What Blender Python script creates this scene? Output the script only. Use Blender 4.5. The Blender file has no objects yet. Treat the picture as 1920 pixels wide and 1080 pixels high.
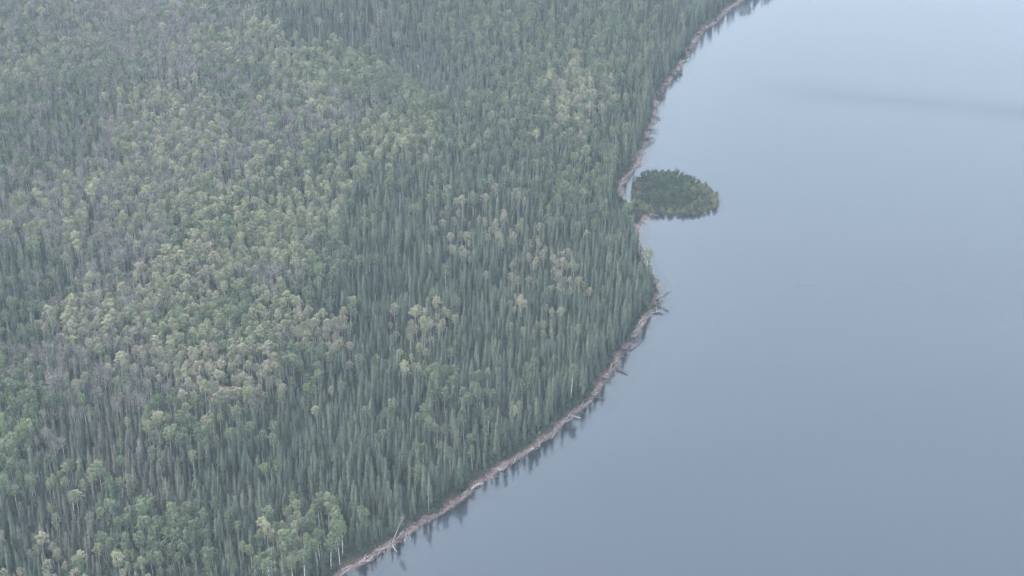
import bpy, math, random
import numpy as np
from mathutils import Matrix

random.seed(7)
rng = np.random.default_rng(7)
S = bpy.context.scene
COL = S.collection

# ------------------------------------------------------------------ camera
CAM_H = 386.0
DEP = math.radians(30.0)
FPX = 3262.0                       # focal length in pixels of the 1920 px wide photograph
cam_d = bpy.data.cameras.new('camera')
cam = bpy.data.objects.new('camera', cam_d)
COL.objects.link(cam)
cam_d.sensor_fit = 'HORIZONTAL'
cam_d.sensor_width = 36.0
cam_d.lens = 36.0 * FPX / 1920.0
cam_d.clip_start = 1.0
cam_d.clip_end = 20000.0
cam.location = (0, 0, CAM_H)
cam.rotation_euler = (math.radians(90) - DEP, 0, 0)
S.camera = cam

# ------------------------------------------------------------------ sky, sun, exposure
SUN_ELEV, SUN_AZ = math.radians(42.0), math.radians(-76.0)      # azimuth from +Y, clockwise positive
w = bpy.data.worlds.new('World')
S.world = w
w.use_nodes = True
wn = w.node_tree.nodes
sky = wn.new('ShaderNodeTexSky')
sky.sky_type = 'NISHITA'
sky.sun_disc = False
sky.sun_elevation = SUN_ELEV
sky.sun_rotation = SUN_AZ
sky.altitude = 300
sky.air_density = 1.0
sky.dust_density = 6.0
sky.ozone_density = 1.0
# thin even overcast: a pale cloud sheet veils the clear sky behind it
veil = wn.new('ShaderNodeMix'); veil.data_type = 'RGBA'
wtc = wn.new('ShaderNodeTexCoord'); wsx = wn.new('ShaderNodeSeparateXYZ')
w.node_tree.links.new(wtc.outputs['Generated'], wsx.inputs[0])
def wmath(op, a, c):
    q = wn.new('ShaderNodeMath'); q.operation = op
    for k_, t_ in enumerate((a, c)):
        if t_ is None: continue
        if isinstance(t_, (int, float)): q.inputs[k_].default_value = t_
        else: w.node_tree.links.new(t_, q.inputs[k_])
    return q.outputs[0]
# the sheet looks thicker the lower one looks through it (slant path through an even layer)
slant = wmath('DIVIDE', -0.30, wmath('MAXIMUM', wsx.outputs[2], 0.05))
w.node_tree.links.new(wmath('SUBTRACT', 1.0, wmath('EXPONENT', slant, None)), veil.inputs[0])
veil.inputs[7].default_value = (13.4, 15.8, 18.0, 1)
w.node_tree.links.new(sky.outputs[0], veil.inputs[6])
w.node_tree.links.new(veil.outputs[2], wn['Background'].inputs['Color'])
wn['Background'].inputs['Strength'].default_value = 0.115

sun_d = bpy.data.lights.new('sun', 'SUN')
sun_d.energy = 1.5
sun_d.angle = math.radians(12)
sun_d.color = (1.0, 0.95, 0.88)
sun = bpy.data.objects.new('sun', sun_d)
COL.objects.link(sun)
sun.location = (-300, 400, 700)
sun.rotation_euler = (math.radians(90) - SUN_ELEV, 0, math.pi - SUN_AZ)

S.view_settings.view_transform = 'Standard'
S.view_settings.look = 'None'
S.view_settings.gamma = 1.0
S.view_settings.use_curve_mapping = False
S.view_settings.exposure = 1.47
S.render.engine = 'CYCLES'
S.cycles.use_denoising = True
S.cycles.use_adaptive_sampling = False
try:
    S.cycles.denoiser = 'OPENIMAGEDENOISE'
    S.cycles.denoising_input_passes = 'RGB_ALBEDO_NORMAL'
    S.cycles.denoising_prefilter = 'ACCURATE'
except Exception:
    pass
S.cycles.max_bounces = 6
S.cycles.diffuse_bounces = 3
S.cycles.glossy_bounces = 2
S.cycles.transmission_bounces = 2
S.cycles.volume_bounces = 0
S.cycles.transparent_max_bounces = 8
S.cycles.sample_clamp_indirect = 4.0

# ------------------------------------------------------------------ projection helpers
sd, cd = math.sin(DEP), math.cos(DEP)
def unproject(u, v, z=0.0):
    """pixel of the photograph -> point at height z"""
    a, b = (u - 960.0), (540.0 - v)
    dx, dy, dz = a, cd * FPX + sd * b, -sd * FPX + cd * b
    t = (z - CAM_H) / dz
    return np.array([dx * t, dy * t, z])
def project(x, y, z):
    zz = z - CAM_H
    f = y * cd - zz * sd
    up = y * sd + zz * cd
    return 960.0 + FPX * x / f, 540.0 - FPX * up / f

# ------------------------------------------------------------------ shoreline and terrain
SHORE_PX = [(1900, -330), (1700, -190), (1560, -95), (1470, -42), (1420, -15), (1390, 2), (1364, 22), (1342, 44),
            (1316, 60), (1303, 86), (1290, 101), (1279, 124), (1262, 148), (1244, 166), (1237, 184), (1231, 205),
            (1227, 228), (1217, 260), (1206, 282), (1202, 306), (1188, 320), (1174, 336), (1169, 356), (1170, 377),
            (1194, 390), (1220, 397), (1228, 401), (1222, 406), (1206, 414), (1200, 430), (1199, 454), (1206, 480),
            (1217, 501), (1230, 522), (1236, 545), (1236, 562), (1225, 585), (1206, 611), (1190, 636), (1175, 656),
            (1160, 680), (1141, 706), (1124, 735), (1108, 752), (1080, 777), (1042, 810), (1006, 838), (962, 868),
            (920, 895), (894, 913), (870, 936), (832, 960), (792, 986), (737, 1021), (690, 1053), (642, 1079),
            (600, 1101), (500, 1150), (360, 1230), (150, 1400), (-300, 1700)]
def smooth_line(P, n=4, closed=False):
    P = np.asarray(P, float)
    out = []
    N = len(P)
    rngN = range(N if closed else N - 1)
    for i in rngN:
        p0 = P[(i - 1) % N] if (closed or i > 0) else P[i]
        p1, p2 = P[i], P[(i + 1) % N]
        p3 = P[(i + 2) % N] if (closed or i + 2 < N) else p2
        for k in range(n):
            t = k / n
            out.append(0.5 * ((2 * p1) + (-p0 + p2) * t + (2 * p0 - 5 * p1 + 4 * p2 - p3) * t * t
                              + (-p0 + 3 * p1 - 3 * p2 + p3) * t ** 3))
    if not closed:
        out.append(P[-1])
    return np.array(out)
SHORE = smooth_line([unproject(u, v)[:2] for u, v in SHORE_PX], 3)
_k = np.arange(len(SHORE))
SHORE = SHORE + np.stack([0.35 * np.sin(_k * 2.1) + 0.3 * np.sin(_k * 0.83 + 1), 0.5 * np.sin(_k * 1.37 + 2)], 1)
SHORE = np.vstack([[6000, 4200], SHORE, [-900, 330], [-6000, 200]])
LAND = np.vstack([SHORE, [-9000, 200], [-9000, 9500], [9000, 9500], [9000, 4200]])
ISLE_PX = [(1187, 372), (1190, 352), (1199, 336), (1218, 327), (1250, 327), (1282, 334), (1308, 345), (1330, 358),
           (1344, 372), (1343, 386), (1330, 396), (1305, 402), (1272, 405), (1240, 404), (1212, 399), (1194, 388)]
ISLE = smooth_line([unproject(u, v)[:2] for u, v in ISLE_PX], 3, True)

def seg_dist(P, L, closed=False):
    P = np.asarray(P, float)
    d = np.full(len(P), 1e18)
    A = L if closed else L[:-1]
    B = np.roll(L, -1, 0) if closed else L[1:]
    for a, b in zip(A, B):
        ab = b - a
        t = np.clip(((P - a) @ ab) / (ab @ ab + 1e-12), 0, 1)
        q = P - (a + t[:, None] * ab)
        d = np.minimum(d, q[:, 0] ** 2 + q[:, 1] ** 2)
    return np.sqrt(d)
def inside(P, L):
    x, y = P[:, 0], P[:, 1]
    c = np.zeros(len(P), bool)
    A, B = L, np.roll(L, -1, 0)
    for (x1, y1), (x2, y2) in zip(A, B):
        if y1 == y2:
            continue
        m = ((y1 > y) != (y2 > y))
        c ^= m & (x < (x2 - x1) * (y - y1) / (y2 - y1) + x1)
    return c
def shore_sd(P):
    """signed metres from the waterline: + on the mainland, - in the lake"""
    d = seg_dist(P, SHORE)
    return np.where(inside(P, LAND), d, -d)
def isle_sd(P):
    d = seg_dist(P, ISLE, True)
    return np.where(inside(P, ISLE), d, -d)
HOLLOW = [unproject(u, v, 12)[:2] for u, v in [(640, 40), (760, 90), (860, 120)]]
def smooth(a, b, x):
    t = np.clip((x - a) / (b - a), 0, 1)
    return t * t * (3 - 2 * t)
def terrain(P, s=None, si=None):
    P = np.asarray(P, float)
    s = shore_sd(P) if s is None else s
    si = isle_sd(P) if si is None else si
    x, y = P[:, 0], P[:, 1]
    rise = 0.2 * np.clip(s, 0, 3.0) + 0.5 * smooth(2.6, 4.8, s) + 9.0 * smooth(5, 260, s)
    und = 2.2 * np.sin(x * 0.021 + 1.1) * np.sin(y * 0.017 + 0.4) + 1.4 * np.sin(x * 0.043 - y * 0.031)
    h = rise + und * smooth(20, 110, s)
    for hx, hy in HOLLOW:
        h = h - 6.5 * np.exp(-((x - hx) ** 2 + (y - hy) ** 2) / (2 * 34.0 ** 2)) * smooth(20, 90, s)
    h = h + (0.10 * np.sin(x * 1.3 + y * 0.7) + 0.07 * np.sin(x * 0.5 - y * 1.9)) * smooth(0.6, 3.0, s)
    bed = np.maximum(-0.16 * np.clip(-s, 0, 40) - 0.2 * np.clip(-s - 4, 0, 60), -9.0)
    h = np.where(s >= 0, h, bed)
    hi = np.where(si >= 0, 0.14 * np.clip(si, 0, 3) + 1.1 * smooth(1, 18, si), np.maximum(0.5 * si, -9))
    return np.maximum(h, hi)

# ------------------------------------------------------------------ material helpers
def new_mat(name):
    m = bpy.data.materials.new(name)
    m.use_nodes = True
    return m, m.node_tree.nodes, m.node_tree.links, m.node_tree.nodes['Principled BSDF']
def rampset(r, stops):
    e = r.color_ramp.elements
    while len(e) < len(stops):
        e.new(0.5)
    for k, (p, c) in enumerate(stops):
        e[k].position = p
        e[k].color = (*c, 1)
def foliage_mat(name, c0, c1, translucent=0.15):
    """leaf colour varies from tree to tree and from bough to bough"""
    m, n, l, b = new_mat(name)
    oi = n.new('ShaderNodeObjectInfo')
    tc = n.new('ShaderNodeNewGeometry')
    nz = n.new('ShaderNodeTexNoise')
    nz.inputs['Scale'].default_value = 0.55
    nz.inputs['Detail'].default_value = 2
    l.new(tc.outputs['Position'], nz.inputs['Vector'])
    ad = n.new('ShaderNodeMath'); ad.operation = 'MULTIPLY_ADD'
    ad.inputs[1].default_value = 0.75
    l.new(oi.outputs['Random'], ad.inputs[0])
    sb = n.new('ShaderNodeMath'); sb.operation = 'MULTIPLY_ADD'
    sb.inputs[1].default_value = 1.0; sb.inputs[2].default_value = -0.37
    l.new(nz.outputs['Fac'], sb.inputs[0])
    l.new(sb.outputs[0], ad.inputs[2])
    r = n.new('ShaderNodeValToRGB')
    mid = tuple((a + q) / 2 for a, q in zip(c0, c1))
    rampset(r, [(0.0, c0), (0.55, mid), (1.0, c1)])
    l.new(ad.outputs[0], r.inputs[0])
    l.new(r.outputs[0], b.inputs['Base Color'])
    b.inputs['Roughness'].default_value = 0.75
    b.inputs['Specular IOR Level'].default_value = 0.2
    tr = n.new('ShaderNodeBsdfTranslucent')
    l.new(r.outputs[0], tr.inputs['Color'])
    mx = n.new('ShaderNodeMixShader')
    mx.inputs[0].default_value = translucent
    l.new(b.outputs[0], mx.inputs[1]); l.new(tr.outputs[0], mx.inputs[2])
    l.new(mx.outputs[0], n['Material Output'].inputs['Surface'])
    return m
def bark_mat(name, c0, c1, scale=3.0):
    m, n, l, b = new_mat(name)
    g = n.new('ShaderNodeNewGeometry')
    nz = n.new('ShaderNodeTexNoise')
    nz.inputs['Scale'].default_value = scale
    nz.inputs['Detail'].default_value = 4
    l.new(g.outputs['Position'], nz.inputs['Vector'])
    r = n.new('ShaderNodeValToRGB')
    rampset(r, [(0.35, c0), (0.62, c1)])
    l.new(nz.outputs['Fac'], r.inputs[0])
    l.new(r.outputs[0], b.inputs['Base Color'])
    b.inputs['Roughness'].default_value = 0.85
    return m

M = {}
M['S'] = foliage_mat('spruce_needles', (0.022, 0.038, 0.028), (0.092, 0.112, 0.074), 0.1)
M['G'] = foliage_mat('brownish_spruce_needles', (0.050, 0.054, 0.042), (0.108, 0.108, 0.084), 0.1)
M['A'] = foliage_mat('green_aspen_leaves', (0.068, 0.096, 0.054), (0.150, 0.182, 0.100))
M['V'] = foliage_mat('bright_aspen_leaves', (0.098, 0.138, 0.066), (0.180, 0.222, 0.105))
M['O'] = foliage_mat('olive_aspen_leaves', (0.118, 0.136, 0.078), (0.272, 0.270, 0.162))
M['T'] = foliage_mat('tan_aspen_leaves', (0.145, 0.138, 0.096), (0.288, 0.264, 0.182))
M['B'] = foliage_mat('bare_grey_twigs', (0.085, 0.081, 0.072), (0.180, 0.166, 0.146))
M['bush'] = foliage_mat('alder_leaves', (0.024, 0.043, 0.030), (0.070, 0.098, 0.058))
M['bush_olive'] = foliage_mat('yellowing_alder_leaves', (0.068, 0.078, 0.042), (0.160, 0.158, 0.082))
M['bark_dark'] = bark_mat('spruce_bark', (0.07, 0.06, 0.055), (0.16, 0.14, 0.13))
M['bark_pale'] = bark_mat('aspen_bark', (0.28, 0.27, 0.25), (0.54, 0.52, 0.48), 1.2)
M['wood_pale'] = bark_mat('bleached_wood', (0.17, 0.13, 0.115), (0.43, 0.35, 0.31), 1.5)
M['wood_dark'] = bark_mat('wet_wood', (0.05, 0.045, 0.045), (0.13, 0.11, 0.11), 1.5)
M['stone'] = bark_mat('beach_stone', (0.10, 0.070, 0.062), (0.28, 0.21, 0.185), 0.8)

# ------------------------------------------------------------------ ground (one sheet) and lake
def axis(lo, hi, step, far, grow=1.35):
    c = list(np.arange(lo, hi + step * 0.5, step))
    d, x = step, lo
    left = []
    while x > -far:
        d *= grow; x -= d; left.append(x)
    d, x = step, hi
    right = []
    while x < far:
        d *= grow; x += d; right.append(x)
    return np.array(left[::-1] + c + right)
GX = axis(-420, 260, 2.0, 5000)
GY = axis(400, 1260, 2.0, 5000)
GY = GY[GY > -5200]
XX, YY = np.meshgrid(GX, GY)
GP = np.stack([XX.ravel(), YY.ravel()], 1)
GS, GI = shore_sd(GP), isle_sd(GP)
GH = terrain(GP, GS, GI)
NX, NY = len(GX), len(GY)
idx = np.arange(NX * NY).reshape(NY, NX)
QUADS = np.stack([idx[:-1, :-1], idx[:-1, 1:], idx[1:, 1:], idx[1:, :-1]], -1).reshape(-1, 4)
GSm, GIm, GHm = GS.reshape(NY, NX), GI.reshape(NY, NX), GH.reshape(NY, NX)
def lookup(G, P):
    P = np.atleast_2d(P)
    i = np.clip(np.searchsorted(GX, P[:, 0]) - 1, 0, NX - 2); j = np.clip(np.searchsorted(GY, P[:, 1]) - 1, 0, NY - 2)
    a = (P[:, 0] - GX[i]) / (GX[i + 1] - GX[i]); c = (P[:, 1] - GY[j]) / (GY[j + 1] - GY[j])
    return (G[j, i] * (1 - a) + G[j, i + 1] * a) * (1 - c) + (G[j + 1, i] * (1 - a) + G[j + 1, i + 1] * a) * c
height = lambda P: lookup(GHm, np.atleast_2d(P)[:, :2])
def mesh_np(name, V, F, smooth_shade=True):
    me = bpy.data.meshes.new(name)
    F = np.asarray(F)
    k = F.shape[1]
    me.vertices.add(len(V)); me.vertices.foreach_set('co', np.asarray(V, np.float32).ravel())
    me.loops.add(F.size); me.loops.foreach_set('vertex_index', F.astype(np.int32).ravel())
    me.polygons.add(len(F))
    me.polygons.foreach_set('loop_start', np.arange(0, F.size, k, dtype=np.int32))
    me.polygons.foreach_set('use_smooth', np.full(len(F), smooth_shade))
    me.update(calc_edges=True)
    return me
def add_attr(me, name, vals):
    a = me.attributes.new(name, 'FLOAT', 'POINT')
    a.data.foreach_set('value', np.asarray(vals, np.float32))
def link(name, data, parent=None, loc=None):
    o = bpy.data.objects.new(name, data)
    COL.objects.link(o)
    if parent: o.parent = parent
    if loc is not None: o.location = loc
    return o
def tag(o, label=None, cat=None, group=None, kind=None):
    if label: o['label'] = label
    if cat: o['category'] = cat
    if group: o['group'] = group
    if kind: o['kind'] = kind
    return o

gm = mesh_np('ground', np.column_stack([GP, GH]), QUADS)
add_attr(gm, 'shore', np.maximum(GS, np.where(GI > -1.6, 9.0, -6.0)))
m, n, l, b = new_mat('shore_and_forest_floor')
at = n.new('ShaderNodeAttribute'); at.attribute_name = 'shore'
g = n.new('ShaderNodeNewGeometry')
nz = n.new('ShaderNodeTexNoise'); nz.inputs['Scale'].default_value = 0.45; nz.inputs['Detail'].default_value = 6
l.new(g.outputs['Position'], nz.inputs['Vector'])
ma = n.new('ShaderNodeMath'); ma.operation = 'MULTIPLY_ADD'; ma.inputs[1].default_value = 4.5; ma.inputs[2].default_value = -2.25
l.new(nz.outputs['Fac'], ma.inputs[0])
ad = n.new('ShaderNodeMath'); l.new(at.outputs['Fac'], ad.inputs[0]); l.new(ma.outputs[0], ad.inputs[1])
mr = n.new('ShaderNodeMapRange'); mr.inputs[1].default_value = -6; mr.inputs[2].default_value = 10
l.new(ad.outputs[0], mr.inputs[0])
rp = n.new('ShaderNodeValToRGB')
rampset(rp, [(0.0, (0.09, 0.085, 0.07)), (0.30, (0.10, 0.082, 0.070)), (0.385, (0.15, 0.112, 0.098)), (0.45, (0.225, 0.165, 0.145)),
             (0.515, (0.11, 0.055, 0.047)), (0.60, (0.045, 0.045, 0.032)), (1.0, (0.035, 0.045, 0.028))])
l.new(mr.outputs[0], rp.inputs[0])
n2 = n.new('ShaderNodeTexNoise'); n2.inputs['Scale'].default_value = 1.6; n2.inputs['Detail'].default_value = 5
l.new(g.outputs['Position'], n2.inputs['Vector'])
r2 = n.new('ShaderNodeValToRGB'); rampset(r2, [(0.3, (0.45, 0.45, 0.45)), (0.7, (1.25, 1.22, 1.2))])
l.new(n2.outputs['Fac'], r2.inputs[0])
mm = n.new('ShaderNodeMix'); mm.data_type = 'RGBA'; mm.blend_type = 'MULTIPLY'; mm.inputs[0].default_value = 1
l.new(rp.outputs[0], mm.inputs[6]); l.new(r2.outputs[0], mm.inputs[7])
l.new(mm.outputs[2], b.inputs['Base Color'])
b.inputs['Roughness'].default_value = 0.95
bp = n.new('ShaderNodeBump'); bp.inputs['Strength'].default_value = 0.6; bp.inputs['Distance'].default_value = 0.3
l.new(n2.outputs['Fac'], bp.inputs['Height']); l.new(bp.outputs[0], b.inputs['Normal'])
gm.materials.append(m)
ground = tag(link('ground', gm), 'forest floor with a pinkish gravel beach along the lake', None, None, 'structure')

depth = -GH
keep = (depth[QUADS].max(1) > -0.6)
used, inv = np.unique(QUADS[keep], return_inverse=True)
wm = mesh_np('lake', np.column_stack([GP[used], np.zeros(len(used))]), inv.reshape(-1, 4))
add_attr(wm, 'depth', np.clip(depth[used], -1, 9))
add_attr(wm, 'offshore', np.clip(-GS[used], 0, 400))
m, n, l, b = new_mat('lake_water')
at = n.new('ShaderNodeAttribute'); at.attribute_name = 'depth'
g = n.new('ShaderNodeNewGeometry')
ao = n.new('ShaderNodeAttribute'); ao.attribute_name = 'offshore'
ex = n.new('ShaderNodeMath'); ex.operation = 'MULTIPLY'; ex.inputs[1].default_value = -2.4
l.new(at.outputs['Fac'], ex.inputs[0])
e2 = n.new('ShaderNodeMath'); e2.operation = 'EXPONENT'; l.new(ex.outputs[0], e2.inputs[0])
cl = n.new('ShaderNodeClamp'); cl.inputs['Max'].default_value = 0.85; l.new(e2.outputs[0], cl.inputs[0])
b.inputs['Base Color'].default_value = (0.028, 0.044, 0.056, 1)
b.inputs['IOR'].default_value = 1.5
b.inputs['Specular IOR Level'].default_value = 0.5
# wind streaks: ruffled water has a rougher surface
mp = n.new('ShaderNodeMapping'); mp.inputs['Scale'].default_value = (0.0045, 0.016, 1); mp.inputs['Rotation'].default_value = (0, 0, 0.25)
l.new(g.outputs['Position'], mp.inputs['Vector'])
wz = n.new('ShaderNodeTexNoise'); wz.inputs['Scale'].default_value = 1.0; wz.inputs['Detail'].default_value = 3
l.new(mp.outputs[0], wz.inputs['Vector'])
wr = n.new('ShaderNodeMapRange'); wr.inputs[1].default_value = 0.45; wr.inputs[2].default_value = 0.75
wr.inputs[3].default_value = 0.08; wr.inputs[4].default_value = 0.15
l.new(wz.outputs['Fac'], wr.inputs[0])
# one long cat's-paw of ruffled water lies across the far lake
sa, sb_ = unproject(1380, 163), unproject(2000, 222)
stv = (sb_ - sa)[:2]; stl = float(np.linalg.norm(stv))
ms = n.new('ShaderNodeMapping'); ms.vector_type = 'TEXTURE'
ms.inputs['Location'].default_value = (*sa[:2], 0); ms.inputs['Rotation'].default_value = (0, 0, math.atan2(stv[1], stv[0]))
l.new(g.outputs['Position'], ms.inputs['Vector'])
sx = n.new('ShaderNodeSeparateXYZ'); l.new(ms.outputs[0], sx.inputs[0])
def mth(op, a, c=None, clamp=False):
    q = n.new('ShaderNodeMath'); q.operation = op; q.use_clamp = clamp
    for i_, v_i in enumerate((a, c)):
        if v_i is None: continue
        if isinstance(v_i, (int, float)): q.inputs[i_].default_value = v_i
        else: l.new(v_i, q.inputs[i_])
    return q.outputs[0]
wob = mth('MULTIPLY', mth('SUBTRACT', wz.outputs['Fac'], .5), 34.0)
across = mth('DIVIDE', mth('ADD', sx.outputs[1], wob), 11.0)
band = mth('EXPONENT', mth('MULTIPLY', mth('MULTIPLY', across, across), -1.0))
fade = mth('MULTIPLY', mth('DIVIDE', sx.outputs[0], 45.0, True), band)
l.new(mth('ADD', wr.outputs[0], mth('MULTIPLY', fade, .12)), b.inputs['Roughness'])
l.new(mth('SUBTRACT', mth('ADD', 1.585, mth('MULTIPLY', wz.outputs['Fac'], .10)), mth('SUBTRACT', mth('MULTIPLY', fade, .14), mth('MULTIPLY', mth('EXPONENT', mth('MULTIPLY', ao.outputs['Fac'], -1 / 22)), .20))), b.inputs['IOR'])
rz = n.new('ShaderNodeTexNoise'); rz.inputs['Scale'].default_value = 0.55; rz.inputs['Detail'].default_value = 4
l.new(g.outputs['Position'], rz.inputs['Vector'])
bp = n.new('ShaderNodeBump'); bp.inputs['Strength'].default_value = 0.16; bp.inputs['Distance'].default_value = 0.12
l.new(rz.outputs['Fac'], bp.inputs['Height']); l.new(bp.outputs[0], b.inputs['Normal'])
tr = n.new('ShaderNodeBsdfTransparent')
gl = n.new('ShaderNodeBsdfGlossy')
df = n.new('ShaderNodeBsdfDiffuse')
df.inputs['Color'].default_value = (0.026, 0.033, 0.044, 1)
fz = n.new('ShaderNodeFresnel')
for sock in ('Roughness', 'IOR'):
    src = b.inputs[sock].links[0].from_socket
    l.new(src, (gl if sock == 'Roughness' else fz).inputs[sock])
l.new(bp.outputs[0], gl.inputs['Normal'])
n.remove(b)
mx = n.new('ShaderNodeMixShader')
l.new(cl.outputs[0], mx.inputs[0]); l.new(df.outputs[0], mx.inputs[1]); l.new(tr.outputs[0], mx.inputs[2])
mf = n.new('ShaderNodeMixShader')
l.new(fz.outputs[0], mf.inputs[0]); l.new(mx.outputs[0], mf.inputs[1]); l.new(gl.outputs[0], mf.inputs[2])
l.new(mf.outputs[0], n['Material Output'].inputs['Surface'])
wm.materials.append(m)
lake = tag(link('lake', wm), 'calm blue grey lake water', None, None, 'structure')

# ------------------------------------------------------------------ plant meshes
class MB:
    def __init__(s):
        s.v, s.f, s.m = [], [], []
    def tri(s, a, b_, c, mi=0):
        k = len(s.v); s.v += [a, b_, c]; s.f.append((k, k + 1, k + 2)); s.m.append(mi)
    def quad(s, a, b_, c, d, mi=0):
        k = len(s.v); s.v += [a, b_, c, d]; s.f.append((k, k + 1, k + 2, k + 3)); s.m.append(mi)
    def tube(s, pts, rad, sides=5, mi=0, cap=True):
        pts = [np.array(p, float) for p in pts]
        rings = []
        for i, p in enumerate(pts):
            d = pts[min(i + 1, len(pts) - 1)] - pts[max(i - 1, 0)]
            d /= (np.linalg.norm(d) + 1e-9)
            a = np.cross(d, (0, 0, 1.0)) if abs(d[2]) < 0.9 else np.cross(d, (1.0, 0, 0))
            a /= np.linalg.norm(a); c = np.cross(d, a)
            k = len(s.v)
            for j in range(sides):
                t = 2 * math.pi * j / sides
                s.v.append(tuple(p + rad[i] * (math.cos(t) * a + math.sin(t) * c)))
            rings.append(k)
        for r0, r1 in zip(rings, rings[1:]):
            for j in range(sides):
                s.f.append((r0 + j, r0 + (j + 1) % sides, r1 + (j + 1) % sides, r1 + j)); s.m.append(mi)
        if cap:
            s.f.append(tuple(rings[-1] + j for j in range(sides))); s.m.append(mi)
            s.f.append(tuple(rings[0] + j for j in range(sides))[::-1]); s.m.append(mi)
    def mesh(s, name, mats):
        me = bpy.data.meshes.new(name)
        me.from_pydata([tuple(map(float, p)) for p in s.v], [], s.f)
        me.polygons.foreach_set('material_index', s.m)
        for q in mats: me.materials.append(q)
        me.update()
        return me
def joined(a, b_):
    c = MB(); c.v = a.v + b_.v; k = len(a.v)
    c.f = a.f + [tuple(i + k for i in f) for f in b_.f]
    c.m = [0] * len(a.f) + [1] * len(b_.f)
    return c
def leaf_quad(mb, c, size, r, flat=0.0):
    d = np.array([r.gauss(0, 1), r.gauss(0, 1), r.gauss(0, 1) + 0.001])
    d /= np.linalg.norm(d)
    d[2] = abs(d[2]) + flat; d /= np.linalg.norm(d)
    a = np.cross(d, (r.gauss(0, 1), r.gauss(0, 1), r.gauss(0, 1))); a /= (np.linalg.norm(a) + 1e-9)
    e = np.cross(d, a)
    sa, se = size * r.uniform(.7, 1.2), size * r.uniform(.5, .9)
    mb.quad(c - a * sa, c - e * se * .8, c + a * sa, c + e * se)

def spruce(seed, H=18.0, R=1.55, base=0.08, sparse=1.0):
    r = random.Random(seed)
    tr, cr = MB(), MB()
    bx, by = r.uniform(-.3, .3), r.uniform(-.3, .3)
    ax = lambda z: np.array([bx * (z / H) ** 2, by * (z / H) ** 2, z])
    tr.tube([ax(-0.4), ax(H * .3), ax(H * .65), ax(H * .93), ax(H)], [.16, .13, .085, .03, .01], 5)
    z = H * base
    club = r.random() < 0.35
    while z < H - 0.15:
        t = (z / H - base) / (1 - base)
        rad = R * (1 - t) ** 0.55 * min(1, 0.6 + t * 3.0) + 0.08
        if club and 0.82 < t < 0.95: rad += 0.22
        nb = 7 if t < 0.8 else 5
        off = r.uniform(0, 6.28)
        for k in range(nb):
            if r.random() > 0.93 * sparse: continue
            a = off + 6.283 * k / nb + r.uniform(-.3, .3)
            L = rad * r.uniform(0.45, 1.4)
            dr = L * r.uniform(.25, .55) * (1.1 - .6 * t)
            wd = L * r.uniform(.34, .52) + .05
            c, s_ = math.cos(a), math.sin(a)
            p = ax(z)
            zz = r.uniform(-.15, .15)
            root = p + (0, 0, .12 + zz)
            mid = p + np.array([c * L * .62, s_ * L * .62, -dr * .35 + zz])
            tip = p + np.array([c * L, s_ * L, -dr + zz])
            side = np.array([-s_ * wd, c * wd, 0])
            low = np.array([0, 0, -.28 * wd - .08])
            cr.tri(root, mid + side + low, tip); cr.tri(root, tip, mid - side + low)
        z += (0.62 + 0.3 * r.random()) * (1.0 if t < .75 else 0.7)
    for k in range(5):
        a = 6.283 * k / 5
        cr.tri(ax(H - .5) + np.array([math.cos(a) * .2, math.sin(a) * .2, -.2]), ax(H - .5) + np.array([math.cos(a + 1) * .2, math.sin(a + 1) * .2, -.2]), ax(H + .25))
    return tr, cr
def aspen(seed, H=19.0, RX=2.3, crown=0.42, leaves=760, clumps=17, size=.34):
    r = random.Random(seed)
    tr, cr = MB(), MB()
    b1, b2 = r.uniform(-.5, .5), r.uniform(-.5, .5)
    p1, p2 = r.uniform(0, 6), r.uniform(0, 6)
    ax = lambda z: np.array([b1 * math.sin(z / H * 3 + p1) - b1 * math.sin(p1), b2 * math.sin(z / H * 3 + p2) - b2 * math.sin(p2), z])
    hs = [-.4, H * .2, H * .42, H * .62, H * .8, H * .95]
    tr.tube([ax(z) for z in hs], [.19, .165, .14, .11, .06, .02], 6)
    cz, rz = H * (1 - crown / 2), H * crown / 2
    for k in range(clumps):
        t = (k + .5) / clumps
        a = k * 2.4 + r.uniform(-.4, .4)
        zz = -0.85 + 1.75 * t
        rr = math.sqrt(max(0.05, 1 - min(1, abs(zz) ** 2.2))) * r.uniform(.35, 1.15)
        if zz < -.2: rr *= r.uniform(.6, 1.0)
        if k == clumps - 1: rr = .1
        sx = RX * (1.0 if zz < .2 else 1.0 - .25 * zz)
        top = ax(min(H * .95, cz + zz * rz))
        c = np.array([top[0] + math.cos(a) * rr * sx, top[1] + math.sin(a) * rr * sx, cz + zz * rz * .92])
        z0 = max(H * .5, c[2] - r.uniform(1.2, 2.6))
        if k % 2 == 0:
            o = ax(z0)
            tr.tube([o, (o + c) / 2 + (0, 0, -.15), c], [.055, .04, .015], 3, cap=False)
        cs = r.uniform(.5, 1.05) * RX * .40 * (1.0 if zz > -.3 else .75)
        for q in range(leaves // clumps):
            d = np.array([r.gauss(0, 1), r.gauss(0, 1), r.gauss(0, .8)])
            d *= cs * r.uniform(.45, 1) / (np.linalg.norm(d) + 1e-6)
            leaf_quad(cr, c + d, size, r, .35)
    return tr, cr
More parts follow.
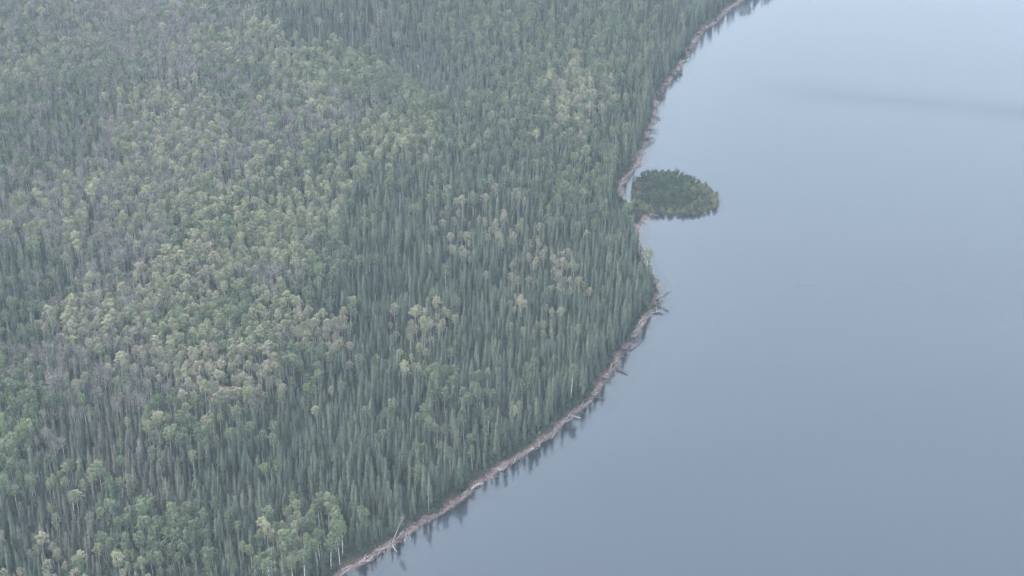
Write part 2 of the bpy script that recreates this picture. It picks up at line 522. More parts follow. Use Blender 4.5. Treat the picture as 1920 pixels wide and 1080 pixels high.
def bare_aspen(seed, H=19.0, RX=2.0, twigs=46, leaves=330):
    r = random.Random(seed)
    tr, cr = MB(), MB()
    b1, b2 = r.uniform(-.5, .5), r.uniform(-.5, .5)
    ax = lambda z: np.array([b1 * (z / H) ** 2, b2 * (z / H) ** 2, z])
    hs = [-.4, H * .25, H * .5, H * .75, H * .95]
    tr.tube([ax(z) for z in hs], [.19, .16, .125, .07, .02], 6)
    tips = []
    for k in range(twigs):
        z0 = H * r.uniform(.5, .88)
        a = k * 2.4 + r.uniform(-.4, .4)
        L = RX * r.uniform(.4, 1.05) * (1.15 - .5 * (z0 / H - .5) * 2)
        up = r.uniform(1.0, 2.9)
        o = ax(z0)
        c = o + np.array([math.cos(a) * L, math.sin(a) * L, up])
        mid = o * .45 + c * .55 + np.array([math.cos(a) * L * .12, math.sin(a) * L * .12, -up * .1])
        (tr if k % 4 == 0 else cr).tube([o, mid, c], [.05, .035, .012], 3, cap=False)
        tips.append((mid, c))
    for q in range(leaves):
        mid, c = tips[q % len(tips)]
        t = r.uniform(0, 1.1)
        p = mid * (1 - t) + c * t + np.array([r.gauss(0, .22), r.gauss(0, .22), r.gauss(0, .25)])
        leaf_quad(cr, p, .23, r, .1)
    return tr, cr
def bush(seed, H=3.4, R=1.7, leaves=330, size=.22):
    r = random.Random(seed)
    st, cr = MB(), MB()
    lobes = []
    for k in range(8):
        a = k * 2.4 + r.uniform(-.4, .4)
        rr = R * math.sqrt((k + .3) / 8) * .62
        zt = H * (1 - .9 * (rr / R) ** 1.3) * r.uniform(.8, 1.0)
        c = np.array([math.cos(a) * rr, math.sin(a) * rr, zt * .74])
        lobes.append((c, R * r.uniform(.38, .5), zt * .36))
        st.tube([(c[0] * .15, c[1] * .15, -.2), (c[0] * .6, c[1] * .6, c[2] * .5), tuple(c)], [.05, .04, .015], 4, cap=False)
    for q in range(leaves):
        c, a, h = lobes[q % len(lobes)]
        d = np.array([r.gauss(0, 1), r.gauss(0, 1), r.gauss(0, 1)])
        d /= np.linalg.norm(d)
        d *= r.uniform(.6, 1)
        leaf_quad(cr, c + d * (a, a, h), size, r, .3)
    return st, cr

NVAR = 7
GEO = {'S': [spruce(100 + k, 18, random.uniform(1.25, 1.75), random.uniform(.05, .16)) for k in range(NVAR)],
       'A': [aspen(200 + k, 19, random.uniform(1.8, 2.5), random.uniform(.42, .60), 1200, 28, .28) for k in range(NVAR)],
       'T': [aspen(300 + k, 19, random.uniform(1.8, 2.4), random.uniform(.34, .54), 1150, 28, .245) for k in range(NVAR)],
       'B': [bare_aspen(400 + k, 19, random.uniform(2.0, 2.7), 56, 520) for k in range(NVAR)]}
KINDS = {'S': ('S', 'bark_dark'), 'G': ('S', 'bark_dark'), 'A': ('A', 'bark_pale'), 'V': ('A', 'bark_pale'),
         'O': ('T', 'bark_pale'), 'T': ('T', 'bark_pale'), 'B': ('B', 'bark_pale')}
FULL, TRUNK, CROWN = {}, {}, {}
for k, (geo, bark) in KINDS.items():
    nm = 'spruce' if geo == 'S' else 'aspen'
    FULL[k] = [joined(t, c).mesh(nm, [M[bark], M[k]]) for t, c in GEO[geo]]
    TRUNK[k] = [t.mesh('trunk', [M[bark]]) for t, c in GEO[geo]]
    CROWN[k] = [c.mesh('crown', [M[k]]) for t, c in GEO[geo]]

# ------------------------------------------------------------------ what grows where: anchors read off the photograph (S spruce, G brownish
# spruce, A green aspen, V bright aspen, O olive aspen, T tan aspen, B bare grey aspen), blended by distance
ANCH = """60 20 A3B5S1O1;250 25 B8A1O1;430 20 B4A4S2;560 15 S6A2B2;690 30 S7B2A1;760 90 S6A3B1;850 50 A5S4;1000 40 A6S4;1150 40 S5A5;1280 30 S8A2;
60 110 A5B3O2;200 110 A4B4;330 70 B7O3;440 60 O6A2B2;560 90 O7A2S1;640 110 A8O2;730 150 A9S1;880 110 S5A5;960 130 A7S3;1070 130 T2O4A3S1;1160 110 A5S5;1230 130 S7A3;
30 180 S4A4B2;120 170 S5A3B2;250 220 O5T2B3;340 230 T3O4B3;450 150 A5B3S2;520 210 B5A3O2;620 200 O6B4;690 190 B5A3S2;745 235 O8A2;850 210 A5S4B1;980 190 A5S4;1090 190 T3O3A2S2;1180 230 S7A3;
50 290 A4S3B3;150 280 S4B4A2;250 310 O5B4;330 300 B5O4;430 290 B4O3S3;520 330 O4A3S3;660 270 O4A3S3;720 330 S8A2;860 300 S7A3;980 300 S8A2;1090 300 A6S4;1150 320 A5S5;
40 390 B5O3S2;110 400 O4B5;180 390 B6O2S2;290 400 O5B3T2;240 470 B8S2;330 430 A5O5;430 400 O7A3;560 400 O7S2;520 450 O8A1;620 460 A5S5;760 420 S9A1;900 430 T4S5O1;980 440 T3S6O1;1060 400 S8A2;1150 400 S7A3;
40 490 S7A3;100 540 S6A2B2;170 540 O4B4T2;320 500 T6O4;390 500 T6O3;440 550 A9;520 520 B4O3S3;600 530 S7A3;740 520 S9;880 520 S9;1050 510 T4S5O1;1000 510 T2S7;1180 530 S9;1130 480 S9;
40 600 S6A3;130 600 T6O3B1;220 610 T4B3O3;350 610 O6A4;450 600 A5O5;530 590 O7T2;600 600 T7O2;700 600 S9;790 605 T3O3S4;900 590 S9;1040 580 O2S7;1150 600 S9;
30 660 A4B5;100 680 B7S2;250 650 T4B5;270 720 B6S4;390 690 T8O2;480 690 T7O2S1;580 680 A5S5;700 680 S9A1;760 650 O4S5;860 680 S8A2;1000 680 S8A2;1100 680 S9;
40 740 A6V3;110 800 S6B4;200 790 G8S1;300 760 O6A2S2;350 800 A6S4;450 800 S8A2;560 790 S9A1;640 800 S9;760 800 S8A2;880 770 S7A3;1000 770 S9;
40 850 A5S5;130 880 O5S5;210 860 G6A4;300 880 G8S1;420 870 S9;540 880 S9;680 890 S9;800 880 S9A1;
40 960 S7G3;150 990 G8A1;230 1000 A4S6;280 990 A8S2;370 1000 A7S3;450 980 S7A1;540 1000 O6A3;620 995 A6V2S1;700 1000 S8A1;
30 1060 T3S6;120 1060 T3S6;240 1060 O4S6;330 1060 A6S4;430 1060 S7A2;520 1050 A8;600 1060 S7A2;20 830 V6A3;"""
CL = 'SGAVOTB'
ANCH += '540 32 S9;600 46 S9;660 58 S9;720 82 S9;780 108 S9;820 130 S9;870 150 S8A1;520 62 O7A2;580 86 A5O5;640 106 A6O4;700 132 A7O3;760 160 A8O2;810 182 A8O2;'
AP, AW = [], []
for t in ANCH.replace('\n', '').split(';'):
    if not t.strip(): continue
    u, v, c = t.split()
    AP.append((float(u), float(v) * 1.25))
    wv = [0.0] * 7
    for i in range(0, len(c), 2): wv[CL.index(c[i])] = float(c[i + 1])
    wv = np.array(wv); AW.append(wv / wv.sum())
AP, AW = np.array(AP), np.array(AW)
def classes(u, v):
    out = np.zeros((len(u), 7))
    for c in range(0, len(u), 8000):
        d2 = (u[c:c + 8000, None] - AP[:, 0]) ** 2 + (v[c:c + 8000, None] * 1.25 - AP[:, 1]) ** 2 + 60.0
        q = d2 ** -2.0
        out[c:c + 8000] = (q @ AW) / q.sum(1)[:, None]
    return out

# candidate spots over the frame plus a margin, nearest first does not matter: dart throwing with a spacing per kind
x0, x1, y0, y1 = -420, 215, 415, 1240
NC = 200000
C = np.column_stack([rng.uniform(x0, x1, NC), rng.uniform(y0, y1, NC)])
cs = lookup(GSm, C); ci = lookup(GIm, C)
okk = (cs > 3.5) & (ci < -1)
C, cs = C[okk], cs[okk]
ch = height(C)
u_, v_ = project(C[:, 0], C[:, 1], ch + 13)
fr = (u_ > -260) & (u_ < 2100) & (v_ > -170) & (v_ < 1190)
gap = np.sin(C[:, 0] * .37 + 1.3 * np.sin(C[:, 1] * .13)) * np.sin(C[:, 1] * .29 + 1.7 * np.sin(C[:, 0] * .11)) * np.sin(C[:, 0] * .051 - C[:, 1] * .043 + .6)
fr &= (gap < .55) | (cs < 12)
C, cs, ch, u_, v_ = C[fr], cs[fr], ch[fr], u_[fr], v_[fr]
SPACE = {'S': 1.72, 'G': 1.78, 'A': 2.6, 'V': 2.7, 'O': 2.55, 'T': 2.55, 'B': 2.3}
grid = {}
TREES = []          # kind, x, y, z, scale, width, rot, u, v
cx, cy = C[:, 0], C[:, 1]
uu_, vv_ = u_, v_
PW = classes(u_ + 13 * np.sin(cx * .11 + cy * .05) + 8 * np.sin(cx * .31 - cy * .23), v_ + 6 * np.sin(cx * .17 - cy * .06))
for q, (a, b_, c) in enumerate(((.21, .13, 0), (.17, .24, 1), (.26, .09, 2), (.14, .28, 3), (.19, .2, 4), (.23, .16, 5), (.12, .22, 6))):
    # stands are clumped, not mixed tree by tree
    PW[:, q] *= (.5 + .5 * np.sin(cx * a + cy * b_ + c) * np.sin(cx * b_ * 1.3 - cy * a + c)) * 1.6 + .25
PW = PW ** 1.35
PW[:, 6] *= .75
PW[cs < 14] *= np.array([2.2, .5, .7, .7, .5, .3, .3])
PW = np.cumsum(PW / PW.sum(1)[:, None], 1)
KI = np.minimum((PW < rng.random(len(C))[:, None]).sum(1), 6)
for i in range(len(C)):
    x, y = C[i]
    k = CL[KI[i]]
    sp = SPACE[k]
    gx, gy = int(x // 4), int(y // 4)
    bad = False
    for ax_ in (-1, 0, 1):
        for ay in (-1, 0, 1):
            for (px, py, ps) in grid.get((gx + ax_, gy + ay), ()):
                if (px - x) ** 2 + (py - y) ** 2 < (0.5 * (ps + sp)) ** 2:
                    bad = True; break
            if bad: break
        if bad: break
    if bad: continue
    grid.setdefault((gx, gy), []).append((x, y, sp))
    r = random.random()
    sc = random.gauss(.94, .20) if k in 'SG' else random.gauss(.96, .10)
    sc *= 1 + .09 * math.sin(x * .06 + y * .045) * math.sin(y * .07 - x * .03 + 1)
    if k in 'TOB' and vv_[i] > 380 and uu_[i] > 640: sc *= .86
    if k in 'SG' and r < .16: sc *= .68
    if cs[i] < 9: sc *= random.choice((random.uniform(.5, .8), random.uniform(1.1, 1.4), random.uniform(1.0, 1.3)))
    sc = min(max(sc, .42), 1.25) * .70
    if 1150 < u_[i] < 1206 and 285 < v_[i] < 385 and cs[i] < 22: sc *= .45
    if k in 'AO' and cs[i] > 20 and r < .012: k = 'V'
    TREES.append((k, x, y, ch[i] - .05, sc, random.uniform(.8, 1.35) if k in 'SG' else random.uniform(.95, 1.45), random.uniform(0, 6.283), u_[i], v_[i]))
print('trees', len(TREES))

# split: the nearest trees of each kind in the frame are individuals, the rest one mass per kind
FAM = {'S': 'spruce', 'G': 'spruce', 'A': 'aspen', 'V': 'aspen', 'O': 'aspen', 'T': 'tan', 'B': 'tan'}
def empty(name, loc, rz=0.0, sc=(1, 1, 1)):
    o = bpy.data.objects.new(name, None)
    COL.objects.link(o)
    o.location = loc; o.rotation_euler = (0, 0, rz); o.scale = sc
    o.empty_display_size = .5
    return o
def place_tree(name, k, var, loc, rz, sc, label, cat, group, tilt=None):
    t = empty(name, loc, rz, sc)
    if tilt is not None: t.rotation_euler = tilt
    link('trunk', TRUNK[k][var], t)
    link('crown', CROWN[k][var], t)
    return tag(t, label, cat, group)
ONES = 'zero one two three four five six seven eight nine ten eleven twelve thirteen fourteen fifteen sixteen seventeen eighteen nineteen'.split()
TENS = '_ _ twenty thirty forty fifty sixty seventy eighty ninety'.split()
def words(k):
    k = max(0, min(99, int(round(k))))
    return ONES[k] if k < 20 else TENS[k // 10] + (' ' + ONES[k % 10] if k % 10 else '')
def spot(u, v, what='tip'):
    return ', %s %s percent across, %s down' % (what, words(u / 19.2), words(v / 10.8))
def zone_phrase(u, v):
    if v > 985:
        return ('at the bottom left corner' if u < 170 else 'along the bottom edge left of centre' if u < 400 else
                'at the bottom edge near the beach' )
    if v > 850:
        return ('in the lower left at the frame edge' if u < 170 else 'in the lower left stand' if u < 400 else
                'in the lower middle stand' if u < 650 else 'just behind the lower beach')
    if v > 700:
        return ('at the left edge below the middle' if u < 170 else 'left of centre below the middle' if u < 500 else
                'below the middle of the forest' if u < 820 else 'behind the beach below the promontory')
    return ('at the left edge at mid height' if u < 250 else 'left of centre at mid height' if u < 600 else
            'in the middle of the forest' if u < 900 else 'on the promontory above the beach')
LOOK = {'S': ('spruce_tree', 'slender dark green spruce', 'spruce'), 'G': ('spruce_tree', 'slender brownish grey spruce', 'spruce'),
        'A': ('aspen_tree', 'round green aspen with pale trunk', 'aspen'), 'V': ('aspen_tree', 'bright yellow green aspen with pale trunk', 'aspen'),
        'O': ('aspen_tree', 'olive green aspen with pale trunk', 'aspen'), 'T': ('faded_aspen_tree', 'faded tan aspen with pale trunk', 'aspen'),
        'B': ('faded_aspen_tree', 'almost leafless grey aspen with pale trunk', 'aspen')}
LIMIT = {'spruce': 290, 'aspen': 285, 'tan': 285}
order = sorted(range(len(TREES)), key=lambda i: -TREES[i][8])
count = {'spruce': 0, 'aspen': 0, 'tan': 0}
rest = {'spruce': [], 'aspen': [], 'tan': []}
for i in order:
    k, x, y, z, sc, wd, rz, u, v = TREES[i]
    fam = FAM[k]
    utop, vtop = project(x, y, z + 18.5 * sc)
    if 4 < utop < 1916 and 0 < vtop < 1052 and count[fam] < LIMIT[fam]:
        count[fam] += 1
        nm, look, cat = LOOK[k]
        zp = zone_phrase(u, v)
        size = 'tall ' if sc > .74 else 'short ' if sc < .52 else ''
        place_tree(nm, k, i % NVAR, (x, y, z), rz, (sc * wd, sc * wd, sc), size + look.replace(' with pale trunk', '') + spot(utop, vtop), cat, look.split(' with')[0] + 's ' + zp)
    else:
        rest[fam].append(i)

def forest_mass(name, ids, kinds, label, cat):
    """every remaining tree of a kind: one object, instanced on points"""
    protos = bpy.data.collections.new(name + '_kinds')
    n_ = 0
    offs = {}
    for k in kinds:
        offs[k] = n_
        for q in range(NVAR):
            o = bpy.data.objects.new('proto_%s_%03d' % (name, n_), FULL[k][q])
            protos.objects.link(o); n_ += 1
    me = bpy.data.meshes.new(name)
    P = np.array([TREES[i][1:4] for i in ids], np.float32)
    me.vertices.add(len(P)); me.vertices.foreach_set('co', P.ravel())
    a = me.attributes.new('pick', 'INT', 'POINT')
    a.data.foreach_set('value', np.array([offs[TREES[i][0]] + i % NVAR for i in ids], np.int32))
    a = me.attributes.new('size', 'FLOAT_VECTOR', 'POINT')
    a.data.foreach_set('vector', np.array([(TREES[i][4] * TREES[i][5], TREES[i][4] * TREES[i][5], TREES[i][4]) for i in ids], np.float32).ravel())
    a = me.attributes.new('turn', 'FLOAT_VECTOR', 'POINT')
    a.data.foreach_set('vector', np.array([(random.gauss(0, .02), random.gauss(0, .02), TREES[i][6]) for i in ids], np.float32).ravel())
    o = link(name, me)
    ng = bpy.data.node_groups.new(name, 'GeometryNodeTree')
    ng.interface.new_socket('Geometry', in_out='INPUT', socket_type='NodeSocketGeometry')
    ng.interface.new_socket('Geometry', in_out='OUTPUT', socket_type='NodeSocketGeometry')
    N, L = ng.nodes, ng.links
    gi, go = N.new('NodeGroupInput'), N.new('NodeGroupOutput')
    ip = N.new('GeometryNodeInstanceOnPoints')
    cinf = N.new('GeometryNodeCollectionInfo')
    cinf.inputs['Collection'].default_value = protos
    cinf.inputs['Separate Children'].default_value = True
    cinf.inputs['Reset Children'].default_value = True
    ip.inputs['Pick Instance'].default_value = True
    def named(nm, ty):
        q = N.new('GeometryNodeInputNamedAttribute'); q.data_type = ty; q.inputs['Name'].default_value = nm
        return q.outputs['Attribute']
    L.new(gi.outputs[0], ip.inputs['Points'])
    L.new(cinf.outputs[0], ip.inputs['Instance'])
    L.new(named('pick', 'INT'), ip.inputs['Instance Index'])
    er = N.new('FunctionNodeEulerToRotation')
    L.new(named('turn', 'FLOAT_VECTOR'), er.inputs[0])
    L.new(er.outputs[0], ip.inputs['Rotation'])
    L.new(named('size', 'FLOAT_VECTOR'), ip.inputs['Scale'])
    L.new(ip.outputs[0], go.inputs[0])
    md = o.modifiers.new('forest', 'NODES'); md.node_group = ng
    return tag(o, label, cat, None, 'stuff')
forest_mass('spruce_forest', rest['spruce'], 'SG', 'dense dark spruce forest covering the shore and middle distance', 'forest')
forest_mass('aspen_forest', rest['aspen'], 'AVO', 'green and olive aspen woods in the middle and far distance', 'forest')
forest_mass('faded_aspen_forest', rest['tan'], 'TB', 'faded tan and grey aspen woods in the middle and far distance', 'forest')
print('individuals', count, 'rest', {k: len(v) for k, v in rest.items()})

# ------------------------------------------------------------------ bushes on the island and behind the beach
NB = 5
BGEO = [bush(600 + k, random.uniform(3.2, 4.2), random.uniform(1.25, 1.7), 420, .19) for k in range(NB)]
BST = [s_.mesh('stems', [M['bark_dark']]) for s_, c in BGEO]
BCR = {q: [c.mesh('foliage', [M[q]]) for s_, c in BGEO] for q in ('bush', 'bush_olive')}
def place_bush(loc, sc, q, label, group, wide=1.0):
    t = empty('bush', loc, random.uniform(0, 6.28), (sc * wide, sc * wide, sc))
    k = random.randrange(NB)
    link('stems', BST[k], t); link('foliage', BCR[q][k], t)
    return tag(t, label, 'bush', group)
pts = []
for _ in range(6000):
    p = np.array([random.uniform(ISLE[:, 0].min(), ISLE[:, 0].max()), random.uniform(ISLE[:, 1].min(), ISLE[:, 1].max())])
    if any((p[0] - q[0]) ** 2 + (p[1] - q[1]) ** 2 < 2.3 ** 2 for q in pts): continue
    if lookup(GIm, p)[0] < -.7: continue
    pts.append(p)
ih = height(np.array(pts)); isd = lookup(GIm, np.array(pts))
for p, z, e in zip(pts, ih, isd):
    u, v = project(p[0], p[1], z + 2)
    right = u > 1312 or (u > 1290 and random.random() < .5)
    front = e < 3.5 and v > 372
    q = 'bush_olive' if (right and random.random() < .75) or (front and random.random() < .6) or (u < 1200 and random.random() < .3) else 'bush'
    lab = ('yellowing olive bush at the outer end of the small island' if right else
           'olive bush at the front water edge of the small island' if v > 365 else 'olive bush on the channel side of the small island') if q == 'bush_olive' else \
          ('dark green bush at the front water edge of the small island' if front else
           'dark green bush at the far rim of the small island' if e < 4 else 'dark green bush inside the thicket on the small island')
    place_bush((p[0], p[1], z - .05), random.uniform(.75, 1.25) * (1.15 if e > 8 else 1.0), q, (q == 'bush_olive' and 'olive' or 'dark green') + (' bush at island rim' if e < 4 else ' bush inside island thicket') + spot(u, v, 'at'), lab.replace(' bush', ' bushes'), 1.05)
print('island bushes', len(pts))

# undergrowth: bushes and saplings too many to count on the forest floor near the shore and in the gaps
UG = np.column_stack([rng.uniform(x0, x1, 30000), rng.uniform(y0, y1, 30000)])
us = lookup(GSm, UG)
UG = UG[(us > 4.5) & (rng.random(len(us)) < np.where(us < 30, .9, .22)) & (lookup(GIm, UG) < -1)]
uh = height(UG)
uu2, vv2 = project(UG[:, 0], UG[:, 1], uh)
fr2 = (uu2 > -150) & (uu2 < 2000) & (vv2 > -60) & (vv2 < 1180)
UG, uh = UG[fr2], uh[fr2]
edge = []
for _ in range(1900):
    e_ = SHORE[rng.integers(2, len(SHORE) - 3)]
    edge.append(e_ + rng.normal(0, 5.5, 2))
edge = np.array(edge); es = lookup(GSm, edge)
edge = edge[(es > 2.2 + 1.2 * np.sin(edge[:, 1] * .21) * np.sin(edge[:, 0] * .17)) & (es < 10)]
UG = np.vstack([UG, edge]); uh = np.concatenate([uh, height(edge)])
base_n = len(TREES)
BFULL = [joined(s_, c).mesh('undergrowth', [M['bark_dark'], M['bush']]) for s_, c in BGEO]
FULL['U'] = (BFULL * 2)[:NVAR]
for (x, y), z in zip(UG, uh):
    sc = random.uniform(.4, 1.0)
    TREES.append(('U', x, y, z - .05, sc, random.uniform(.9, 1.3), random.uniform(0, 6.28), 0, 0))
forest_mass('undergrowth', list(range(base_n, len(TREES))), 'U', 'low green undergrowth on the forest floor', 'undergrowth')
print('undergrowth', len(UG))

# shore frame: point and inland normal at a given pixel row range
SEG = SHORE[1:-2]
TAN = np.gradient(SEG, axis=0); TAN /= np.linalg.norm(TAN, axis=1)[:, None]
INL = np.column_stack([TAN[:, 1], -TAN[:, 0]])
if shore_sd((SEG + INL * 3)[len(SEG) // 2][None])[0] < 0: INL = -INL
SU, SV = project(SEG[:, 0], SEG[:, 1], 0)
VIS = np.where((SU > -60) & (SU < 1960) & (SV > -30) & (SV < 1110))[0]
SLEN = np.concatenate([[0], np.cumsum(np.linalg.norm(np.diff(SEG, axis=0), axis=1))])
def along(sv):
    """point, inland normal and tangent at arc length sv"""
    k = int(np.clip(np.searchsorted(SLEN, sv) - 1, 0, len(SEG) - 2))
    t = (sv - SLEN[k]) / (SLEN[k + 1] - SLEN[k] + 1e-9)
    return SEG[k] * (1 - t) + SEG[k + 1] * t, INL[k], TAN[k]
S0, S1 = SLEN[VIS[0]], SLEN[VIS[-1]]
def where_on_shore(v):
    return ('at the far top of the lake' if v < 170 else 'between the far point and the small island' if v < 320 else
            'beside the small island' if v < 480 else 'on the promontory' if v < 600 else
            'just below the promontory' if v < 760 else 'along the middle of the lower beach' if v < 920 else 'at the bottom of the beach')
nb = 0
sv = S0
while sv < S1 and nb < 150:
    p, nn, tt = along(sv)
    q = p + nn * random.uniform(2.5, 4.6)
    z = height(q)[0]
    u, v = project(q[0], q[1], z)
    dense = 2.6 if 740 < v < 960 else 4.2
    if lookup(GSm, q)[0] > 2.2:
        ol = random.random() < (.5 if 440 < v < 530 else .15)
        wp = where_on_shore(v)
        place_bush((q[0], q[1], z - .05), random.uniform(.6, 1.1), 'bush_olive' if ol else 'bush',
                   ('low olive bush behind the beach' if ol else 'low dark green bush behind the beach') + spot(u, v, 'at'),
                   ('low olive bushes ' if ol else 'low green bushes ') + wp)
        nb += 1
    sv += random.uniform(.6, 1.4) * dense

# ------------------------------------------------------------------ driftwood, stones, fallen and leaning trees
def log_mesh(seed, L, r0, mat, stubs=3):
    r = random.Random(seed)
    mb = MB()
    c = r.uniform(-.04, .04) * L
    mb.tube([(-L / 2, 0, 0), (-L / 5, c, .02 * L), (L / 5, c * .8, .02 * L), (L / 2, -c * .3, 0)], [r0, r0 * .9, r0 * .75, r0 * .4], 6)
    for k in range(stubs):
        x = r.uniform(-.3, .45) * L; a = r.uniform(0, 3.14)
        mb.tube([(x, c * .7, .01 * L), (x + .3, c * .7 + math.cos(a) * .7, .01 * L + math.sin(a) * .5)], [r0 * .35, r0 * .12], 4)
    me = mb.mesh('driftwood_log', [M[mat]])
    return me
LOGS = {q: [log_mesh(700 + k, 6.0, .2, q) for k in range(6)] for q in ('wood_pale', 'wood_dark')}
nlog = 0
sv = S0
while sv < S1 and nlog < 280:
    p, nn, tt = along(sv)
    for rep in range(random.choice((1, 1, 2))):
        q = p + nn * random.uniform(-.3, 2.3)
        z = max(height(q)[0], 0.0)
        u, v = project(q[0], q[1], z)
        dark = random.random() < .45
        Lk = random.uniform(.5, 1.35)
        o = link('driftwood_log', random.choice(LOGS['wood_dark' if dark else 'wood_pale']), None, (q[0], q[1], z + .16))
        o.rotation_euler = (random.uniform(0, 6), random.uniform(-.06, .06), math.atan2(tt[1], tt[0]) + random.gauss(0, .45))
        fk = random.uniform(.55, 1.15)
        o.scale = (Lk, fk, fk)
        wp = where_on_shore(v)
        tag(o, ('short ' if Lk < .75 else 'long ' if Lk > 1.15 else '') + ('dark log on the beach' if dark else 'bleached log on the beach') + spot(u, v, 'at'), 'log',
            ('dark logs ' if dark else 'bleached logs ') + wp)
        nlog += 1
    sv += random.choice((random.uniform(.6, 2.5), random.uniform(3, 9)))
print('logs', nlog)

st = MB()
for _ in range(2600):
    p, nn, tt = along(random.uniform(S0, S1))
    q = p + nn * random.uniform(-.9, 2.4)
    z = height(q)[0]
    s_ = random.uniform(.12, .42)
    ring = [(q[0] + math.cos(t) * s_ * random.uniform(.7, 1.2), q[1] + math.sin(t) * s_ * random.uniform(.7, 1.2), z) for t in np.arange(5) * 1.2566]
    k = len(st.v)
    st.v += [(a, b_, c - .1) for a, b_, c in ring] + [(a * .5 + q[0] * .5, b_ * .5 + q[1] * .5, z + s_ * random.uniform(.5, .9)) for a, b_, c in ring]
    for j in range(5):
        st.f.append((k + j, k + (j + 1) % 5, k + 5 + (j + 1) % 5, k + 5 + j)); st.m.append(0)
    st.f.append(tuple(k + 5 + j for j in range(5))); st.m.append(0)
tag(link('beach_stones', st.mesh('beach_stones', [M['stone']])), 'pinkish grey stones strewn along the beach', 'stones', None, 'stuff')

DEADGEO = [spruce(900 + k, 18, 2.3, .1, .62) for k in range(4)]
TRUNK['D'] = [t.mesh('trunk', [M['bark_dark']]) for t, c in DEADGEO]
CROWN['D'] = [c.mesh('crown', [M['G']]) for t, c in DEADGEO]
def from_to(k, var, base_px, tip_px, base_z, tip_z, length, name, label, cat, group=None, fat=1.0):
    """a leaning or fallen tree from a base pixel to a tip pixel at known heights"""
    a, b_ = unproject(*base_px, base_z), unproject(*tip_px, tip_z)
    d = b_ - a; Ln = np.linalg.norm(d)
    tilt = math.acos(max(-1, min(1, d[2] / Ln)))
    az = math.atan2(d[1], d[0])
    H = 18.0 if k in 'SGD' else 19.0
    s_ = Ln / H
    R = Matrix.Rotation(az, 4, 'Z') @ Matrix.Rotation(tilt, 4, 'Y') @ Matrix.Rotation(random.uniform(0, 6), 4, 'Z')
    return place_tree(name, k, var, tuple(a), 0, (s_ * fat, s_ * fat, s_), label, cat, group, R.to_euler())
from_to('D', 1, (1222, 541), (1238, 522), .8, 4.5, 0, 'leaning_spruce', 'uppermost leaning dark spruce tilted over the water off the promontory', 'spruce', None, 1.25)
from_to('D', 2, (1228, 565), (1259, 546), .8, 5.5, 0, 'leaning_spruce', 'longest leaning spruce reaching out over the water at the promontory tip', 'spruce', None, 1.25)
from_to('D', 3, (1222, 577), (1247, 562), .8, 4.0, 0, 'leaning_spruce', 'lowest leaning spruce tilted over the water below the promontory tip', 'spruce', None, 1.25)
from_to('D', 0, (1216, 580), (1234, 572), .8, 2.5, 0, 'fallen_spruce', 'short brown fallen spruce at the promontory foot', 'spruce', None, 1.25)
from_to('B', 2, (736, 1016), (757, 963), .8, 13.0, 0, 'leaning_birch', 'thin pale birch leaning to the right over the lower beach', 'birch', None, .8)
for bpx, tpx, lab in [((1219, 168), (1242, 185), 'dark bushy spruce toppled into the lake above the far inlet'),
                      ((1214, 215), (1240, 222), 'dark spruce toppled into the lake below the far inlet'),
                      ((1218, 200), (1238, 205), 'dark toppled spruce between the two others of the far inlet'),
                      ((1272, 84), (1303, 86), 'brown toppled spruce pointing out at the far gravel point'),
                      ((1255, 115), (1279, 124), 'brown toppled spruce lying across the beach below the far gravel point')]:
    from_to('D', random.randrange(4), bpx, tpx, 1.0, .7, 0, 'fallen_spruce', lab, 'spruce', None, 1.25)
for k, (a_, b_, z0, z1, mt, fat, lab) in enumerate([
        ((1098, 739), (1134, 749), 1.0, .15, 'wood_dark', 1.6, 'long dark log running from the beach into the water below the promontory'),
        ((1155, 690), (1177, 703), .5, .1, 'wood_dark', 1.8, 'dark log slanting into the water under the promontory'),
        ((1068, 781), (1090, 785), .4, .15, 'wood_pale', 1.4, 'pale log poking into the water near the middle of the lower beach'),
        ((736, 1021), (744, 1036), .5, .1, 'wood_pale', 1.3, 'short pale log pointing into the water below the leaning birch'),
        ((1008, 824), (1011, 838), .6, .2, 'wood_pale', 1.4, 'pale log lying across the beach pointing at the water'),
        ((884, 917), (905, 906), .5, .5, 'wood_pale', 1.8, 'brightest bleached log lying along the lower beach'),
        ((1180, 655), (1203, 640), .5, .2, 'wood_dark', 1.4, 'dark log floating off the beach under the promontory')]):
    A_, B_ = unproject(*a_, z0), unproject(*b_, z1)
    d = B_ - A_; Ln = np.linalg.norm(d)
    o = link('driftwood_log', LOGS[mt][k % 6], None, tuple((A_ + B_) / 2 + (0, 0, .1)))
    o.rotation_euler = (0, -math.asin(d[2] / Ln), math.atan2(d[1], d[0]))
    o.scale = (Ln / 6.0, fat, fat)
    tag(o, lab, 'log')
nf = 0
while nf < 30:
    p, nn, tt = along(random.uniform(S0, S1))
    u, v = project(p[0], p[1], 0)
    if not (595 < v < 745 or 30 < v < 270 or (nf % 5 == 0 and 760 < v < 1040)): continue
    ang = math.atan2(-nn[1], -nn[0]) + random.gauss(0, .5)
    a = p + nn * random.uniform(1.2, 2.6)
    Ln = random.uniform(3.5, 7.0)
    rot = Matrix.Rotation(ang, 4, 'Z') @ Matrix.Rotation(math.radians(random.uniform(76, 93)), 4, 'Y') @ Matrix.Rotation(random.uniform(0, 6), 4, 'Z')
    sc = Ln / 18
    place_tree('fallen_spruce', 'D', random.randrange(4), (a[0], a[1], height(a)[0] + .35), 0, (sc * 1.2, sc * 1.2, sc),
               'dead fallen spruce across the beach' + spot(u, v, 'at'), 'spruce', 'fallen spruces ' + where_on_shore(v), rot.to_euler())
    nf += 1
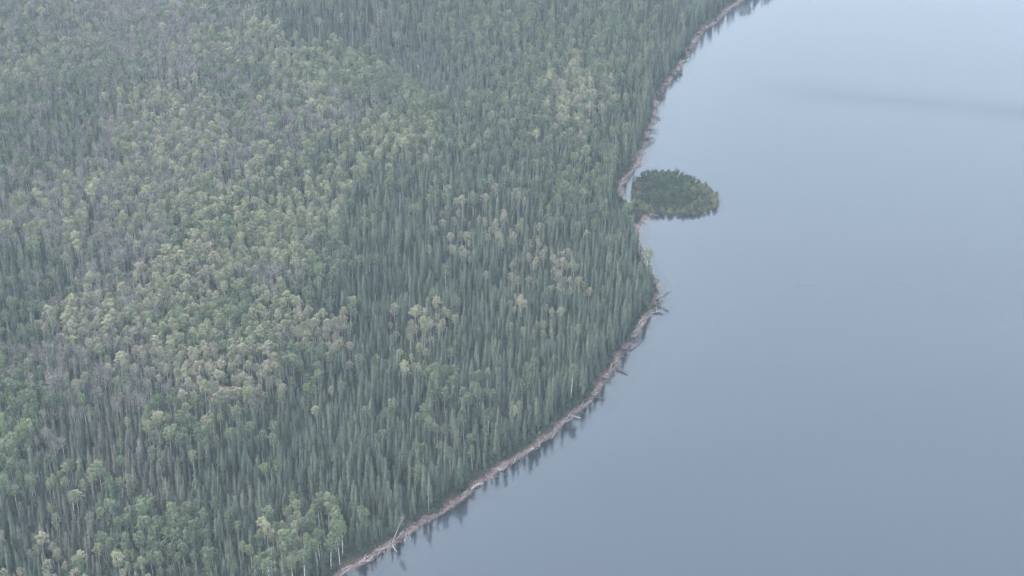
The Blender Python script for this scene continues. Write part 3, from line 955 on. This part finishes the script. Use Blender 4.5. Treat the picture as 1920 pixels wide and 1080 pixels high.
# single trees that stand out
for k, var, base, H, fat, nm, lab, cat in [
        ('V', 0, (661, 836), 13.5, .62, 'aspen_tree', 'small yellow green aspen with bare white trunk standing alone among dark spruces', 'aspen'),
        ('O', 1, (965, 818), 14.5, .70, 'aspen_tree', 'tan topped aspen with tall white trunk just behind the lower beach', 'aspen'),
        ('A', 2, (844, 900), 15.5, .60, 'aspen_tree', 'thin green topped aspen with white trunk behind the lower beach', 'aspen'),
        ('B', 3, (804, 962), 14.0, .40, 'dead_snag', 'pale dead trunk with a tuft on top at the lower beach', 'dead tree'),
        ('V', 4, (688, 1012), 9.5, .70, 'aspen_tree', 'short yellow green aspen at the foot of the leaning birch', 'aspen'),
        ('V', 5, (28, 888), 15.0, .95, 'aspen_tree', 'brightest yellow green aspen at the lower left frame edge', 'aspen')]:
    p = unproject(*base, 1.2)
    z = height(p)[0]
    p = unproject(*base, z)
    s_ = H / 19
    place_tree(nm, k, var, tuple(p), random.uniform(0, 6), (s_ * fat * 1.3, s_ * fat * 1.3, s_), lab, cat, None)

# ------------------------------------------------------------------ haze: an even body of air around everything
import bmesh
bm = bmesh.new()
bmesh.ops.create_cube(bm, size=1.0)
hm = bpy.data.meshes.new('haze'); bm.to_mesh(hm); bm.free()
zlo, zhi = float(GH.min()) - 1.5, CAM_H + 12
hz = link('haze', hm, None, (0, (GY[0] + GY[-1]) / 2, (zlo + zhi) / 2))
hz.scale = (2 * max(-GX[0], GX[-1]) + 400, GY[-1] - GY[0] + 400, zhi - zlo)
m, n, l, b = new_mat('haze')
n.remove(b)
pv = n.new('ShaderNodeVolumePrincipled')
pv.inputs['Color'].default_value = (0.76, 0.88, 1.0, 1)
pv.inputs['Density'].default_value = 0.0001
pv.inputs['Anisotropy'].default_value = 0.2
l.new(pv.outputs[0], n['Material Output'].inputs['Volume'])
hm.materials.append(m)
tag(hz, 'thin bluish haze in the air over forest and lake', 'haze', None, 'stuff')

# where two look-alikes still share a label, say which is which
bylab = {}
for o in COL.objects:
    if o.get('label') and not o.get('kind'): bylab.setdefault(o['label'], []).append(o)
for lab, os_ in bylab.items():
    if len(os_) < 2: continue
    os_.sort(key=lambda o: project(*o.location)[0])
    for k, o in enumerate(os_):
        pre = ('left', 'right') if len(os_) == 2 else ('left', 'middle', 'right') if len(os_) == 3 else ('far left', 'inner left', 'inner right', 'far right')
        if k < len(pre): o['label'] = pre[k] + ' ' + lab
